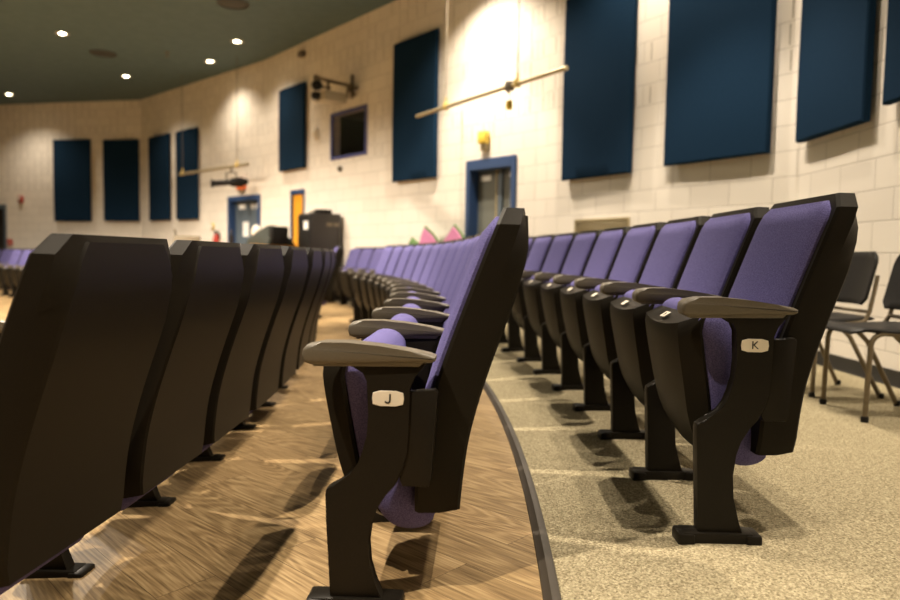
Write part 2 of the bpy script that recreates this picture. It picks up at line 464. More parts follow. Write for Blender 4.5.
def make_seat(root):
    N = 18; t_ = [i/N for i in range(N+1)]
    # black pan: face (turned to the row in front), rim, closing
    UP = [(.13, -.060), (.17, -.012), (.22, .022), (.28, .045), (.38, .066), (.48, .084), (.535, .088), (.565, .066)]
    wface = lambda z: interp([(.13, .055), (.15, .095), (.19, .130), (.25, .155), (.35, .172), (.50, .182), (.555, .180), (.585, .165)], z)
    zf = [.150+(.538-.150)*t for t in t_]
    def facez(z, t):                            # wavy top edge of the pan
        k = max(0, (z-.482)/.056)
        return z+k*(.006-.014*(1-t*t))
    A = [(smooth_tab(UP, z), z, wface(z)) for z in zf]
    zr = [.130+(.570-.130)*t for t in t_]
    wr = lambda z: interp([(.13, .075), (.15, .125), (.19, .165), (.25, .192), (.35, .208), (.50, .218), (.56, .214), (.592, .180)], z)
    UR = lambda z: smooth_tab(UP, z)-interp([(.13, .03), (.2, .052), (.5, .056), (.56, .050), (.59, .040)], z)
    B = [(UR(z)+.004, z, wr(z)) for z in zr]
    C_ = [(UR(z)-.004, z, wr(z)-.004) for z in zr]
    D = [(UR(z)-.006, z, wr(z)-.02) for z in zr]
    bm = new_bm(); slab(bm, [A, B, C_, D], 10, {0: lambda u, z, w, t: (u+.012*(1-t*t), facez(z, t))})
    pan = finish(bm, 'seat_pan', M['plastic'], root, 24)
    # cushion
    def wc(z): return interp([(.12, .105), (.135, .145), (.165, .178), (.21, .195), (.35, .204), (.50, .210), (.56, .204), (.60, .180)], z)
    def sst(a, b, x): x = max(0, min(1, (x-a)/(b-a))); return x*x*(3-2*x)
    layers = []
    NL = 10
    for k in range(NL+1):
        a = PI*k/NL
        off = .052*(1-math.cos(a)); sn = math.sin(a)
        zb = .168-.036*sn+.008*k/NL; zt = .560+.042*sn-.014*k/NL; ins = .006-.010*sn+.026*(k/NL)**3
        rows = []
        for t in t_:
            z0_ = .150+(.560-.150)*t; z = zb+(zt-zb)*t
            rows.append((UR(z0_)-.003+.016*sst(.47, .56, z0_)-off*(1+.04*(1-sst(.14, .30, z0_))), z, wc(z)-ins))
        layers.append(rows)
    crown = {NL: (lambda u, z, w, t: (u-.016*(1-t*t), z))}
    bm = new_bm(); slab(bm, layers, 12, crown)
    finish(bm, 'seat_cushion', M['fabric'], root, 120)
    # little number plate on the front lip
    bm = new_bm(); box(bm, -.013, .013, -.020, .020, -.0012, .0012, .0006, 1)
    p = finish(bm, 'number_plate', M['plate'], pan)
    p.location = (.074, 0, .5535); p.rotation_euler = (0, math.radians(33), 0)
    return pan, p

LEGP = [(.047, .022), (.051, .12), (.056, .20), (.059, .262), (.057, .274), (.045, .283), (.020, .293), (-.002, .309), (-.018, .332), (-.029, .362), (-.035, .40),
        (-.038, .45), (-.038, .525), (-.028, .546), (-.004, .560), (.054, .572), (.076, .580), (-.157, .577), (-.174, .572), (-.142, .535), (-.128, .512),
        (-.130, .42), (-.127, .365), (-.119, .325), (-.101, .288), (-.078, .262), (-.055, .232), (-.043, .195), (-.037, .15), (-.041, .10), (-.053, .06), (-.075, .022)]
def make_standard(root, v, first=None):
    if first:
        leg, arm, br = (copy_tree(o, root) for o in first)
    else:
        bm = new_bm(); prism(bm, LEGP, -.018, .018, .004, 2)
        leg = finish(bm, 'leg', M['steel'], root, 30)
        bm = new_bm()
        prism(bm, [(.092, -.012), (.092, .022), (.084, .026), (-.094, .026), (-.102, .022), (-.102, -.012)], -.030, .030, .003, 2)
        box(bm, .056, .100, -.036, .036, -.012, .024, .007, 2)
        box(bm, -.120, -.078, -.036, .036, -.012, .024, .007, 2)
        finish(bm, 'foot_plate', M['steel'], leg, 30)
        bm = new_bm()
        top = [(.100, .566), (.104, .580), (.102, .594), (.092, .605), (.06, .611), (.0, .612), (-.07, .606), (-.14, .596), (-.185, .588), (-.197, .583), (-.196, .574), (-.185, .569), (-.05, .570), (.085, .560)]
        prism(bm, top, -.029, .029, .009, 3)
        prism(bm, [(.088, .570), (.078, .556), (.0, .558), (-.16, .560), (-.178, .578)], -.022, .022, .004, 2)
        arm = finish(bm, 'armrest', M['armrest'], root, 40)
        bm = new_bm(); prism(bm, [(-.120, .50), (-.196, .508), (-.203, .50), (-.190, .30), (-.184, .285), (-.125, .285), (-.118, .30)], -.014, .014, .003, 2)
        br = finish(bm, 'back_bracket', M['steel'], root, 30)
    for o in (leg, arm, br): o.location = (.008 if o is not leg else 0, v, o.location.z)
    return leg, arm, br

proto = thing('auditorium_chair', '', 'chair')
make_back(proto); PAN, NPLATE = make_seat(proto)
STD = make_standard(proto, HV)
def hook_letter():
    """a plain capital J as a flat stroke"""
    pts = [(.0045, .0105), (.0045, -.004)]+[(-.0010+.0055*math.cos(a), -.0045-.0055*math.sin(a)) for a in (.4, .9, 1.4, 1.9, 2.4, 2.9)]
    hw = .0018; bm = new_bm(); L, R = [], []
    for i, p in enumerate(pts):
        q, r = pts[max(i-1, 0)], pts[min(i+1, len(pts)-1)]
        d = Vector((r[0]-q[0], r[1]-q[1])).normalized()
        L.append(bm.verts.new((p[0]-d.y*hw, p[1]+d.x*hw, .0004))); R.append(bm.verts.new((p[0]+d.y*hw, p[1]-d.x*hw, .0004)))
    for i in range(len(pts)-1): bm.faces.new((L[i], R[i], R[i+1], L[i+1]))
    bmesh.ops.recalc_face_normals(bm, faces=bm.faces)
    me = bpy.data.meshes.new('letter'); bm.to_mesh(me); bm.free(); return me
def letter_plate(root, ch, RAISE=0):
    bm = new_bm()
    h = [(-.036, .0), (-.034, .013), (-.018, .0175), (.018, .0175), (.034, .013), (.036, 0), (.034, -.013), (.018, -.0175), (-.018, -.0175), (-.034, -.013)]
    prism(bm, h, 0, .0022, .0007, 1)
    p = finish(bm, 'letter_plate', M['plate'], root, 30)
    p.location = (-.083, HV+.0178, .487+RAISE)
    p['label'] = 'cream plate with black letter '+ch
    me = text_mesh(ch, .030, .0004) if ch != 'J' else hook_letter(); me.materials.append(M['ink'])
    o = bpy.data.objects.new('letter', me); COL.objects.link(o); o.parent = p
    # local: plate faces +y; text plane xy -> stand up, reading left to right as seen from +y
    o.matrix_local = Matrix.Translation((0, .0026, 0)) @ Matrix.Rotation(PI, 4, 'Z') @ Matrix.Rotation(PI/2, 4, 'X')
def seat_number(chair, ch):
    pan = [c for c in chair.children if c.name.startswith('seat_pan')][0]
    pl = [c for c in pan.children if c.name.startswith('number_plate')][0]
    me = text_mesh(ch, .021, .0004); me.materials.append(M['ink'])
    o = bpy.data.objects.new('number', me); COL.objects.link(o); o.parent = pl
    o.matrix_local = Matrix.Translation((0, 0, .0016)) @ Matrix.Rotation(-PI/2, 4, 'Z')

PROTO_HIGH = copy_tree(proto)                # the carpeted row stands on longer legs
for ch in PROTO_HIGH.children:
    if ch.name.startswith('back_') and 'bracket' not in ch.name: ch.location.x += .016
    ch.location.z += .016 if ch.name.startswith('back_') and 'bracket' not in ch.name else .032 if ch.name.startswith('seat') else .042
    if ch.name.startswith('leg'):
        ch.data = ch.data.copy()
        for v in ch.data.vertices:
            if v.co.z < .20: v.co.z -= .042*(.20-v.co.z)/.18
        for f in ch.children: f.location.z -= .042
PROTO_FIRST = {0: True, 1: True}
def place(r, s_std, label, group, last=False, high=0):
    """chair whose near standard stands at arc length s_std from the apex on radius r"""
    th = (s_std+HV)/r
    return seat(CX+r*math.cos(th), CY+r*math.sin(th), floor_z(r), PI+th, label, group, last, high)
def seat(x, y, z, rz, label, group, last=False, high=0):
    src = PROTO_HIGH if high else proto
    c = src if PROTO_FIRST[high] else copy_tree(src)
    PROTO_FIRST[high] = False
    c.location = (x, y, z); c.rotation_euler = (0, 0, rz)
    tag(c, label, 'chair', group)
    if last: make_standard(c, -HV, [o for k in ('leg', 'armrest', 'back_bracket') for o in c.children if o.name.split('.')[0] == k][:3])
    return c
ORD = ['first', 'second', 'third', 'fourth', 'fifth', 'sixth', 'seventh', 'eighth', 'ninth', 'tenth', 'eleventh', 'twelfth', 'thirteenth', 'fourteenth', 'fifteenth']
K0, J0, I0 = -.855, -1.126, -1.371
N_ROW, N_K = 13, 11
rowK, rowJ, rowI = [], [], []
for k in range(N_K):
    lab = 'violet flip-up chair with the letter K plate, end of the carpeted row' if k == 0 else \
        f'violet flip-up chair on carpet, {ORD[k-1]} beyond the chair with the K plate'
    rowK.append(place(RK, K0+k*PITCH, lab, 'chairs in the carpeted row', k == N_K-1, 1))
for k in range(N_ROW):
    lab = 'violet flip-up chair with the letter J plate at the centre of the photo' if k == 0 else \
        f'violet flip-up chair on wood floor, {ORD[k-1]} beyond the chair with the J plate'
    rowJ.append(place(RJ, J0+k*PITCH, lab, 'chairs in the middle row', k == N_ROW-1))
for k in range(N_ROW):
    lab = 'black-backed chair at the left photo edge, nearest of the row seen from behind' if k == 0 else \
        f'black-backed chair seen from behind, {ORD[k]} from the near end of the left row'
    rowI.append(place(RI, I0+k*PITCH, lab, 'chairs in the left row seen from behind', k == N_ROW-1))
# chairs past the far aisle
def seat_tip(x, y, ang, label, last=False):
    """put the near armrest tip at (x, y)"""
    fx, fy = -math.cos(ang), -math.sin(ang); lx, ly = -math.sin(ang), math.cos(ang)
    seat(x-.1*fx+HV*lx, y-.1*fy+HV*ly, -.06, PI+ang, label, 'violet chairs past the far aisle', last)
seat_tip(-1.86, 8.92, .22, 'dark-backed violet chair past the far aisle, alone at the end of the left row')
for k, (x, y) in enumerate(((-1.06, 9.30), (-1.275, 9.79), (-1.50, 10.275), (-1.735, 10.755))):
    seat_tip(x, y, .44+.03*k, f'violet chair past the far aisle, {ORD[k]} of four beside the dark cabinet', k == 3)
letter_plate(rowK[0], 'K', .042); letter_plate(rowJ[0], 'J')
seat_number(rowK[0], '6')

# rows further down towards the stage, glimpsed at the left edge
for k in range(3):
        place(RI-.9, .30+k*PITCH, f'dark chair back beyond the left row, {ORD[k]} of the three at the left edge', 'chairs one row nearer the stage')
FAR = [(16.2, 16.0, 4), (15.4, 14.2, 5), (14.5, 10.3, 5)]
FN = ['rearmost', 'middle', 'front']
for (r, s0, n), fn in zip(FAR, FN):
    for k in range(n):
        place(r, s0+k*PITCH, f'small distant violet chair at far left, {ORD[k]} in the {fn} far row', 'distant chairs by the far wall')

# ------------------------------------------------------------------ acoustic panels
def panel(i, s0, s1, z0, z1, label, th=.055, off=.035):
    t = on_wall('acoustic_panel', label, 'acoustic panel', i, (s0+s1)/2, z0, 0, 'navy acoustic wall panels')
    w, h = s1-s0, z1-z0
    bm = new_bm(); nx, nz = 10, 16
    def layer(y, ins):
        return y, ins
    rows = []
    rnd = random.Random(int(s0*100)+i)
    ph = rnd.random()*6
    L = []
    for y, ins in ((off, 0.0), (off+th-.012, 0.0), (off+th, .012)):
        L.append([(y, z0_, w/2-ins) for z0_ in [ins+(h-2*ins)*k/nz for k in range(nz+1)]])
    slab(bm, L, nx, {2: lambda u, z, ww, tt: (u+.004*math.sin(tt*2.3+ph)+.003*math.sin(z*3+ph), z)})
    for v in bm.verts: v.co = Vector((v.co.y, v.co.x, v.co.z))
    finish(bm, 'cloth_face', M['navy'], t, 30)
    bm = new_bm()
    for sx in (-w*.3, w*.3):
        for zz in (h*.15, h*.85): box(bm, sx-.03, sx+.03, 0, off, zz-.03, zz+.03, .003, 1)
    finish(bm, 'stand_off', M['black_plastic'], t)
    return t
panel(1, 4.57, 5.45, 1.66, 3.05, 'navy acoustic panel at upper right, just past the wall bend')
panel(1, 3.40, 4.38, 1.72, 3.05, 'navy acoustic panel cut off by the right edge of the photo')
panel(2, 0.23, 1.29, 1.62, 3.15, 'widest navy acoustic panel, just right of the panel above the tan vent')
panel(2, 1.72, 2.72, 1.60, 3.55, 'navy acoustic panel directly above the tan wall vent')
panel(3, 1.82, 2.81, 1.82, 3.80, 'tall navy acoustic panel left of the hanging pipe')
panel(3, 5.49, 6.42, 2.26, 3.74, 'small navy acoustic panel left of the booth window')
panel(4, 2.56, 3.52, 1.47, 3.46, 'far navy acoustic panel behind the small hanging batten')
panel(4, 3.89, 4.92, 1.48, 3.47, 'narrow far navy acoustic panel at the far wall corner, right side')
panel(5, 0.03, 1.02, 1.48, 3.49, 'far navy acoustic panel on the end wall, right one of two')
panel(5, 1.40, 2.47, 1.47, 3.52, 'far navy acoustic panel on the end wall, left one of two')

# ------------------------------------------------------------------ doors, window
def sub(name, m, parent, fn, angle=35, **kw):
    bm = new_bm(); fn(bm); return finish(bm, name, m, parent, angle)
def struct_at(name, i, s, z):
    o = bpy.data.objects.new(name, None); COL.objects.link(o); o.location = wall_pt(i, s, 0, z); o.rotation_euler = (0, 0, wall_rz(i)); o['kind'] = 'structure'; return o
def door_frame(t, w, z0, h, m, fw=.07, d0=-.16, d1=.025, head=None):
    head = head or fw
    def f(bm):
        box(bm, 0, fw, d0, d1, z0, h, .004, 1); box(bm, w-fw, w, d0, d1, z0, h, .004, 1); box(bm, fw-.002, w-fw+.002, d0, d1, h-head, h, .004, 1)
    return sub('door_frame', m, t, f)
def wall_closer(t, w, z0, h, m, d=-.19):
    sub('door_backing', m, t, lambda bm: box(bm, 0, w, d-.02, d, z0, h))
# near double door
a, b, c, d = DOOR_R
t = struct_at('door_1', 3, a, 0); w = b-a
t['label'] = 'glazed grey double door in a blue frame, right of the tall panel'
door_frame(t, w, -.05, d, M['door_blue'], .075, -.17, .03, .13)
leaf = sub('door_leaf', M['door_grey'], t, lambda bm: [box(bm, .075, w-.075, -.15, -.125, 0, d-.13), box(bm, w/2-.10, w/2-.02, -.13, -.10, 0, d-.13, .004, 1)])
sub('door_glass', M['door_glass'], leaf, lambda bm: [box(bm, w/2, w-.11, -.125, -.118, .25, d-.2), box(bm, .11, w/2-.12, -.125, -.118, .25, d-.2)])
sub('paper_notice', M['paper'], leaf, lambda bm: [box(bm, w/2+.12, w-.14, -.118, -.115, d-.26, d-.19), box(bm, .11, .22, -.118, -.115, d-.66, d-.40), box(bm, .13, .24, -.118, -.115, d-.24, d-.17)])
sub('door_stile', M['vent'], leaf, lambda bm: box(bm, w/2-.015, w/2+.012, -.13, -.095, 0, d-.135, .003, 1))
# far double door
a, b, c, d = DOOR_L
t = struct_at('door_2', 4, a, 0); w = b-a
t['label'] = 'far slate double door in a blue frame under the orange exit sign'
door_frame(t, w, -.3, d, M['door_blue'], .08, -.17, .03, .10)
leaf = sub('door_leaf', M['door_grey'], t, lambda bm: [box(bm, .08, w/2-.005, -.15, -.12, -.3, d-.1), box(bm, w/2+.005, w-.08, -.15, -.12, -.3, d-.1)])
sub('paper_notice', M['paper'], leaf, lambda bm: [box(bm, w*.52, w*.70, -.12, -.117, d-.82, d-.52), box(bm, w*.62, w*.82, -.12, -.117, d-.26, d-.16), box(bm, w*.20, w*.30, -.12, -.117, d-.26, d-.16), box(bm, w*.36, w*.44, -.12, -.117, d-.26, d-.16)])
sub('push_bar', M['pipe'], leaf, lambda bm: [box(bm, .14, w/2-.06, -.12, -.07, .65, .72, .01, 2), box(bm, w/2+.06, w-.14, -.12, -.07, .65, .72, .01, 2)])
# orange door ajar
a, b, c, d = DOOR_M
t = struct_at('door_3', 3, a, 0); w = b-a
t['label'] = 'blue framed doorway with an orange varnished wooden door, beside the black cabinet'
door_frame(t, w, -.05, d, M['door_blue'], .05, -.17, .02, .08)
leaf = sub('door_leaf', M['orange_wood'], t, lambda bm: box(bm, .05, w-.05, -.06, -.02, 0, d-.08))
sub('door_handle', M['pipe'], leaf, lambda bm: box(bm, w-.14, w-.10, -.02, .03, .80, .95, .008, 2))
# end wall door
a, b, c, d = DOOR_F
t = struct_at('door_4', 5, a, 0); w = b-a
t['label'] = 'dark door on the end wall at the left photo edge'
door_frame(t, w, -.32, d, M['door_grey'], .07, -.17, .03, .10)
sub('door_leaf', M['rack'], t, lambda bm: box(bm, .07, w-.07, -.15, -.11, -.32, d-.1))
# booth window
a, b, c, d = WINDOW
t = struct_at('window_1', 3, a, c); w, h = b-a, d-c
t['label'] = 'dark control booth window in a violet blue frame'
def wf(bm):
    f = .02
    box(bm, -.03, f, -.03, .02, -.03, h+.03, .004, 1); box(bm, w-f, w+.03, -.03, .02, -.03, h+.03, .004, 1)
    box(bm, f-.002, w-f+.002, -.03, .02, -.03, f, .004, 1); box(bm, f-.002, w-f+.002, -.03, .02, h-f, h+.03, .004, 1)
sub('window_frame', M['window_blue'], t, wf)
def booth(bm):
    x0, x1, y0, y1, z0, z1 = .001, w-.001, -1.2, -.16, .001, h-.001
    P = [bm.verts.new(p) for p in ((x0, y0, z0), (x1, y0, z0), (x1, y1, z0), (x0, y1, z0), (x0, y0, z1), (x1, y0, z1), (x1, y1, z1), (x0, y1, z1))]
    for f in ((0, 1, 2, 3), (4, 5, 6, 7), (0, 1, 5, 4), (1, 2, 6, 5), (0, 3, 7, 4)): bm.faces.new([P[k] for k in f])
sub('booth_interior', M['booth_dark'], t, booth)
gl = mat('window pane glass', (1, 1, 1), .02); gl.node_tree.nodes['Principled BSDF'].inputs['Transmission Weight'].default_value = 1.0
sub('window_pane', gl, t, lambda bm: box(bm, .004, w-.004, -.055, -.049, .004, h-.004))
sub('booth_cable', M['black_plastic'], t, lambda bm: tube(bm, [(w*.65, -.12, -.03+.06), (w*.66, -.10, .12), (w*.62, -.12, .16), (w*.6, -.12, .05)], .012))

# ------------------------------------------------------------------ wall hardware
t = on_wall('wall_vent', 'tan louvred vent low on the wall behind the carpeted row', 'vent', 2, 2.16, .66)
sub('frame', M['vent'], t, lambda bm: [box(bm, -.40, .40, 0, .018, 0, .025, .003, 1), box(bm, -.40, .40, 0, .018, .485, .51, .003, 1), box(bm, -.40, -.375, 0, .018, .02, .49, .003, 1), box(bm, .375, .40, 0, .018, .02, .49, .003, 1), box(bm, -.38, .38, .001, .004, .02, .49)])
for k in range(22):
    z = .035+k*.0205
    o = sub('louvre', M['vent'], t, lambda bm: prism(bm, [(.004, 0), (.016, -.009), (.017, -.007), (.005, .002)], -.375, .375))
    for v in o.data.vertices: v.co = Vector((v.co.y, v.co.x, v.co.z+z))

t = on_wall('emergency_light', 'small yellow lit box on a bracket above the near blue framed door', 'emergency light', 3, .88, 2.08)
sub('housing', M['yellow'], t, lambda bm: box(bm, -.07, .07, .01, .10, .09, .24, .012, 2))
sub('bracket', M['vent'], t, lambda bm: box(bm, -.045, .045, 0, .07, 0, .09, .006, 2))

t = on_wall('exit_sign', 'orange red exit sign above the far slate double door', 'exit sign', 4, .80, 2.0)
sub('housing', M['orange'], t, lambda bm: box(bm, -.15, .15, .01, .07, .02, .22, .01, 2))
sub('base', M['tan_case'], t, lambda bm: box(bm, -.10, .10, 0, .05, -.05, .025, .006, 2))
me = text_mesh('EXIT', .12, .001); me.materials.append(M['paper'])
o = bpy.data.objects.new('lettering', me); COL.objects.link(o); o.parent = t
o.matrix_local = Matrix.Translation((0, .0715, .12)) @ Matrix.Rotation(PI, 4, 'Z') @ Matrix.Rotation(PI/2, 4, 'X')

t = on_wall('fire_alarm', 'red fire alarm strobe high on the end wall', 'fire alarm', 5, 3.50, 1.92)
sub('housing', M['red'], t, lambda bm: box(bm, -.06, .06, 0, .07, .03, .20, .01, 2))
sub('strobe', M['white_plastic'], t, lambda bm: box(bm, -.035, .035, .065, .10, .10, .17, .01, 2))
sub('conduit', M['white_plastic'], t, lambda bm: tube(bm, [(0, .01, .03), (0, .012, -.02), (-.03, .012, -.12)], .012))
t = on_wall('fire_alarm_pull', 'red pull station low on the end wall beside the dark door', 'fire alarm', 5, 3.87, .83)
sub('housing', M['red'], t, lambda bm: box(bm, -.06, .06, 0, .06, 0, .17, .008, 2))
sub('handle', M['white_plastic'], t, lambda bm: box(bm, -.04, .04, .055, .075, .05, .075, .004, 1))
t = on_wall('fire_extinguisher', 'small red extinguisher hung left of the far slate double door', 'fire extinguisher', 4, 1.72, .82)
sub('cylinder', M['red'], t, lambda bm: lathe(bm, [(0, 0), (.055, .0), (.06, .02), (.06, .24), (.04, .30), (.02, .31), (0, .31)], 16, Matrix.Translation((0, .09, 0))))
sub('valve', M['black_plastic'], t, lambda bm: [box(bm, -.02, .02, .06, .12, .31, .37, .006, 1), box(bm, -.012, .012, .02, .15, .355, .375, .004, 1)])
sub('hanger', M['black_plastic'], t, lambda bm: box(bm, -.02, .02, 0, .04, .20, .33, .004, 1))
t = on_wall('wall_dial', 'round brassy dial on the far wall left of the extinguisher', 'dial', 4, 2.0, 1.30)
sub('dial_body', M['brass'], t, lambda bm: lathe(bm, [(0, .05), (.06, .05), (.075, .035), (.078, 0), (0, 0)], 20, Matrix.Rotation(-PI/2, 4, 'X')))
sub('dial_face', M['paper'], t, lambda bm: lathe(bm, [(0, .053), (.05, .052), (.05, .049)], 20, Matrix.Rotation(-PI/2, 4, 'X')))
t = on_wall('horn_strobe', 'small cream wall horn between the small panel and the booth window', 'alarm', 3, 5.16, 2.72)
sub('housing', M['white_plastic'], t, lambda bm: box(bm, -.06, .06, 0, .06, 0, .20, .02, 2))
sub('lens', M['plate'], t, lambda bm: box(bm, -.03, .03, .055, .085, .05, .13, .012, 2))
t = on_wall('wall_sensor', 'small dark sensor on the wall under the ceiling near the small panel', 'sensor', 3, 5.63, 4.20)
sub('housing', M['cable'], t, lambda bm: box(bm, -.07, .07, 0, .10, 0, .09, .012, 2))
t = on_wall('wall_bell', 'small dark knob below the booth window', 'sensor', 3, 4.37, 2.15)
sub('housing', M['cable'], t, lambda bm: lathe(bm, [(0, .06), (.03, .055), (.045, .03), (.045, 0), (0, 0)], 16, Matrix.Rotation(-PI/2, 4, 'X')))
sub('stem', M['cable'], t, lambda bm: box(bm, -.012, .012, .0, .03, -.05, -.03, .004, 1))

# projector on its swing arm
t = on_wall('projector', 'cream projector on a bronze wall arm above the booth window', 'projector', 3, 4.02, 3.40)
sub('wall_mount', M['bronze'], t, lambda bm: [box(bm, -.03, .03, 0, .03, -.17, .20, .006, 1), box(bm, -.16, .16, 0, .03, -.05, 0, .006, 1), tube(bm, [(-.12, .03, -.14), (0, .10, .02), (.12, .03, -.14)], .018), lathe(bm, [(0, .1), (.05, .09), (.06, .03), (0, 0)], 16, Matrix.Rotation(-PI/2, 4, 'X'))])
sub('arm', M['bronze'], t, lambda bm: [tube(bm, [(0, .03, .02), (0, .35, .03), (0, .66, .05)], .026), box(bm, -.03, .03, .62, .70, -.02, .08, .01, 2), tube(bm, [(0, .45, .03), (0, .45, -.16)], .02)])
body = sub('body', M['projector_cream'], t, lambda bm: box(bm, -.16, .16, .20, .60, -.30, -.15, .02, 3))
sub('lens', M['black_plastic'], body, lambda bm: lathe(bm, [(0, .11), (.05, .11), (.065, .08), (.065, 0), (0, 0)], 18, Matrix.Translation((.04, .59, -.22)) @ Matrix.Rotation(-PI/2, 4, 'X')))
sub('camera_head', M['black_plastic'], t, lambda bm: [lathe(bm, [(0, -.08), (.05, -.07), (.085, -.02), (.085, .02), (.05, .07), (0, .08)], 18, Matrix.Translation((.02, .64, -.06))), box(bm, -.01, .05, .40, .60, -.08, -.06, .004, 1)])

# ------------------------------------------------------------------ hanging battens
def batten(P, Q, label, cuts, nm, r=.024):
    P, Q = Vector(P), Vector(Q); mid = (P+Q)/2; d = (Q-P)
    t = thing(nm, label, 'pipe', mid, 0)
    sub('pipe', M['pipe'], t, lambda bm: tube(bm, [P-mid, Q-mid], r, 14))
    for f in cuts:
        p = P+d*f-mid
        sub('hanging_wire', M['cable'], t, lambda bm: tube(bm, [p, p+Vector((0, 0, CEIL-mid.z))], .006, 6))
        sub('pipe_clamp', M['brass'], t, lambda bm: [box(bm, p.x-.035, p.x+.035, p.y-.035, p.y+.035, p.z-.035, p.z+.05, .008, 2), box(bm, p.x-.012, p.x+.012, p.y-.012, p.y+.012, p.z+.05, p.z+.12, .004, 1)])
    return t, mid
P1, P2 = (-.48, 9.466, 2.6), (1.10, 6.96, 2.6)
bt, bmid = batten(P1, P2, 'long bare pipe hung on two wires before the right wall', (.245, .735), 'hanging_pipe')
pv = Vector(P1)+(Vector(P2)-Vector(P1))*.69-bmid
sub('hook_clamp', M['cable'], bt, lambda bm: [box(bm, pv.x-.05, pv.x+.05, pv.y-.06, pv.y+.06, pv.z-.04, pv.z+.045, .01, 2), box(bm, pv.x-.02, pv.x+.02, pv.y+.05, pv.y+.22, pv.z-.03, pv.z+.03, .01, 2)])
sub('safety_tag', M['yellow'], bt, lambda bm: [tube(bm, [pv+Vector((0, 0, -.03)), pv+Vector((0, 0, -.16))], .005, 6), box(bm, pv.x-.035, pv.x+.035, pv.y-.02, pv.y+.02, pv.z-.25, pv.z-.15, .012, 2)])
Q1, Q2 = (-5.82, 15.10, 2.4), (-3.82, 13.22, 2.4)
bt2, bmid2 = batten(Q1, Q2, 'far short batten pipe hung before the far corner wall', (.045, .86), 'hanging_pipe', .03)
# stage lamp hooked below the far batten
qv = Vector(Q1)+(Vector(Q2)-Vector(Q1))*.78
t = thing('stage_light', 'black stage spotlight hooked under the far batten pipe', 'stage light', qv+Vector((0, 0, -.30)), 0)
sub('yoke', M['cable'], t, lambda bm: [box(bm, -.10, -.08, -.02, .02, -.02, .20, .004, 1), box(bm, .08, .10, -.02, .02, -.02, .20, .004, 1), box(bm, -.10, .10, -.02, .02, .18, .20, .004, 1), box(bm, -.02, .02, -.03, .03, .19, .268, .006, 1)])
dirv = Vector((-.95, -.30, -.10)).normalized()
qrot = dirv.to_track_quat('Z', 'Y').to_matrix().to_4x4()
sub('lamp_barrel', M['black_plastic'], t, lambda bm: lathe(bm, [(0, -.26), (.07, -.25), (.095, -.18), (.085, -.02), (.055, .05), (.06, .32), (.085, .36), (.075, .38), (.05, .34), (0, .33)], 18, qrot))
sub('rear_cap', M['steel'], t, lambda bm: lathe(bm, [(0, -.32), (.05, -.31), (.06, -.25), (0, -.24)], 16, qrot))

# ------------------------------------------------------------------ ceiling fittings
def downlight(x, y, label, power, group='recessed ceiling downlights', cone=150, blend=.6, aim=None):
    t = thing('ceiling_downlight', label, 'ceiling light', (x, y, CEIL), 0, group)
    sub('trim_ring', M['trim_ring'], t, lambda bm: lathe(bm, [(.105, .0), (.11, -.008), (.095, -.014), (.062, -.008), (.060, .0)], 28))
    sub('lamp_lens', M['lens'], t, lambda bm: lathe(bm, [(0, -.006), (.045, -.005), (.060, -.001)], 24))
    ld = bpy.data.lights.new('downlight_lamp', 'SPOT'); ld.energy = power; ld.color = LC
    ld.spot_size = math.radians(cone); ld.spot_blend = blend; ld.shadow_soft_size = .035
    l = bpy.data.objects.new('downlight_lamp', ld); COL.objects.link(l); l.parent = t; l.location = (0, 0, -.03)
    if aim:
        d = Vector(aim)-Vector((x, y, CEIL)); l.rotation_euler = d.to_track_quat('-Z', 'Y').to_euler()
    return t
LC = (1.0, .855, .68)
VIS = [(-6.74, 12.29, 'far downlight at upper left of the dark ceiling'), (-6.98, 15.18, 'glaring far downlight in the middle of the visible ceiling'),
       (-4.75, 13.9, 'downlight nearest the far corner wall'), (-3.82, 12.58, 'brightest glaring downlight, above the far batten'), (-10.69, 17.11, 'small downlight at the far left end of the ceiling')]
for x, y, lb in VIS: downlight(x, y, lb, 190, cone=125, blend=1.0)
def pol(r, s): th = s/r; return CX+r*math.cos(th), CY+r*math.sin(th)
names = ['front', 'second', 'third', 'fourth', 'fifth', 'sixth', 'seventh']
LINES = (('above the carpeted row', 560, 82, ((1.5, -1.6), (1.5, 1.9), (1.15, 5.2), (-.35, 8.3))),
         ('between the left and middle rows', 1080, 84, ((-1.8, .2), (-1.8, 3.6), (-2.5, 6.8))),
         ('towards the stage', 480, 110, ((-5.0, 1.2), (-5.2, 5.0), (-8.8, 3.5))),
         ('added to brighten the far walls', 1450, 150, ((-5.6, 8.6), (-7.0, 9.4), (-9.8, 10.4))))  # unseen lamps, added so the far walls come out brighter
for nm, pw, cn, pts in LINES:
    for k, (x, y) in enumerate(pts):
        downlight(x, y, f'ceiling downlight out of the photo {nm}, {names[k]} in its line', pw, cone=cn, blend=.45)
# wall washing downlights
WW = [(1, 1.6, 220), (1, 4.4, 200), (2, 1.4, 290), (3, .75, 420)]
for k, (i, s, pw) in enumerate(WW):
    x, y, _ = wall_pt(i, s, .75, 0)
    downlight(x, y, f'wall washing downlight close to the wall, {names[k]} along from the right', pw, 'wall washing downlights', 120, .7)
for x, y, lb in ((-3.31, 10.7, 'round dark ceiling speaker at the top edge of the photo'), (-6.62, 13.47, 'round dark ceiling speaker between the far downlights')):
    t = thing('ceiling_speaker', lb, 'speaker', (x, y, CEIL), 0, 'round ceiling speakers')
    sub('grille', M['speaker_grille'], t, lambda bm: lathe(bm, [(0, -.012), (.19, -.011), (.20, -.006)], 30))
    sub('rim', M['speaker_grille'], t, lambda bm: lathe(bm, [(.20, -.004), (.205, -.020), (.235, -.014), (.24, 0)], 30))
t = thing('sprinkler_head', 'tiny sprinkler head hanging from the dark ceiling', 'sprinkler', (-5.36, 13.33, CEIL), 0)
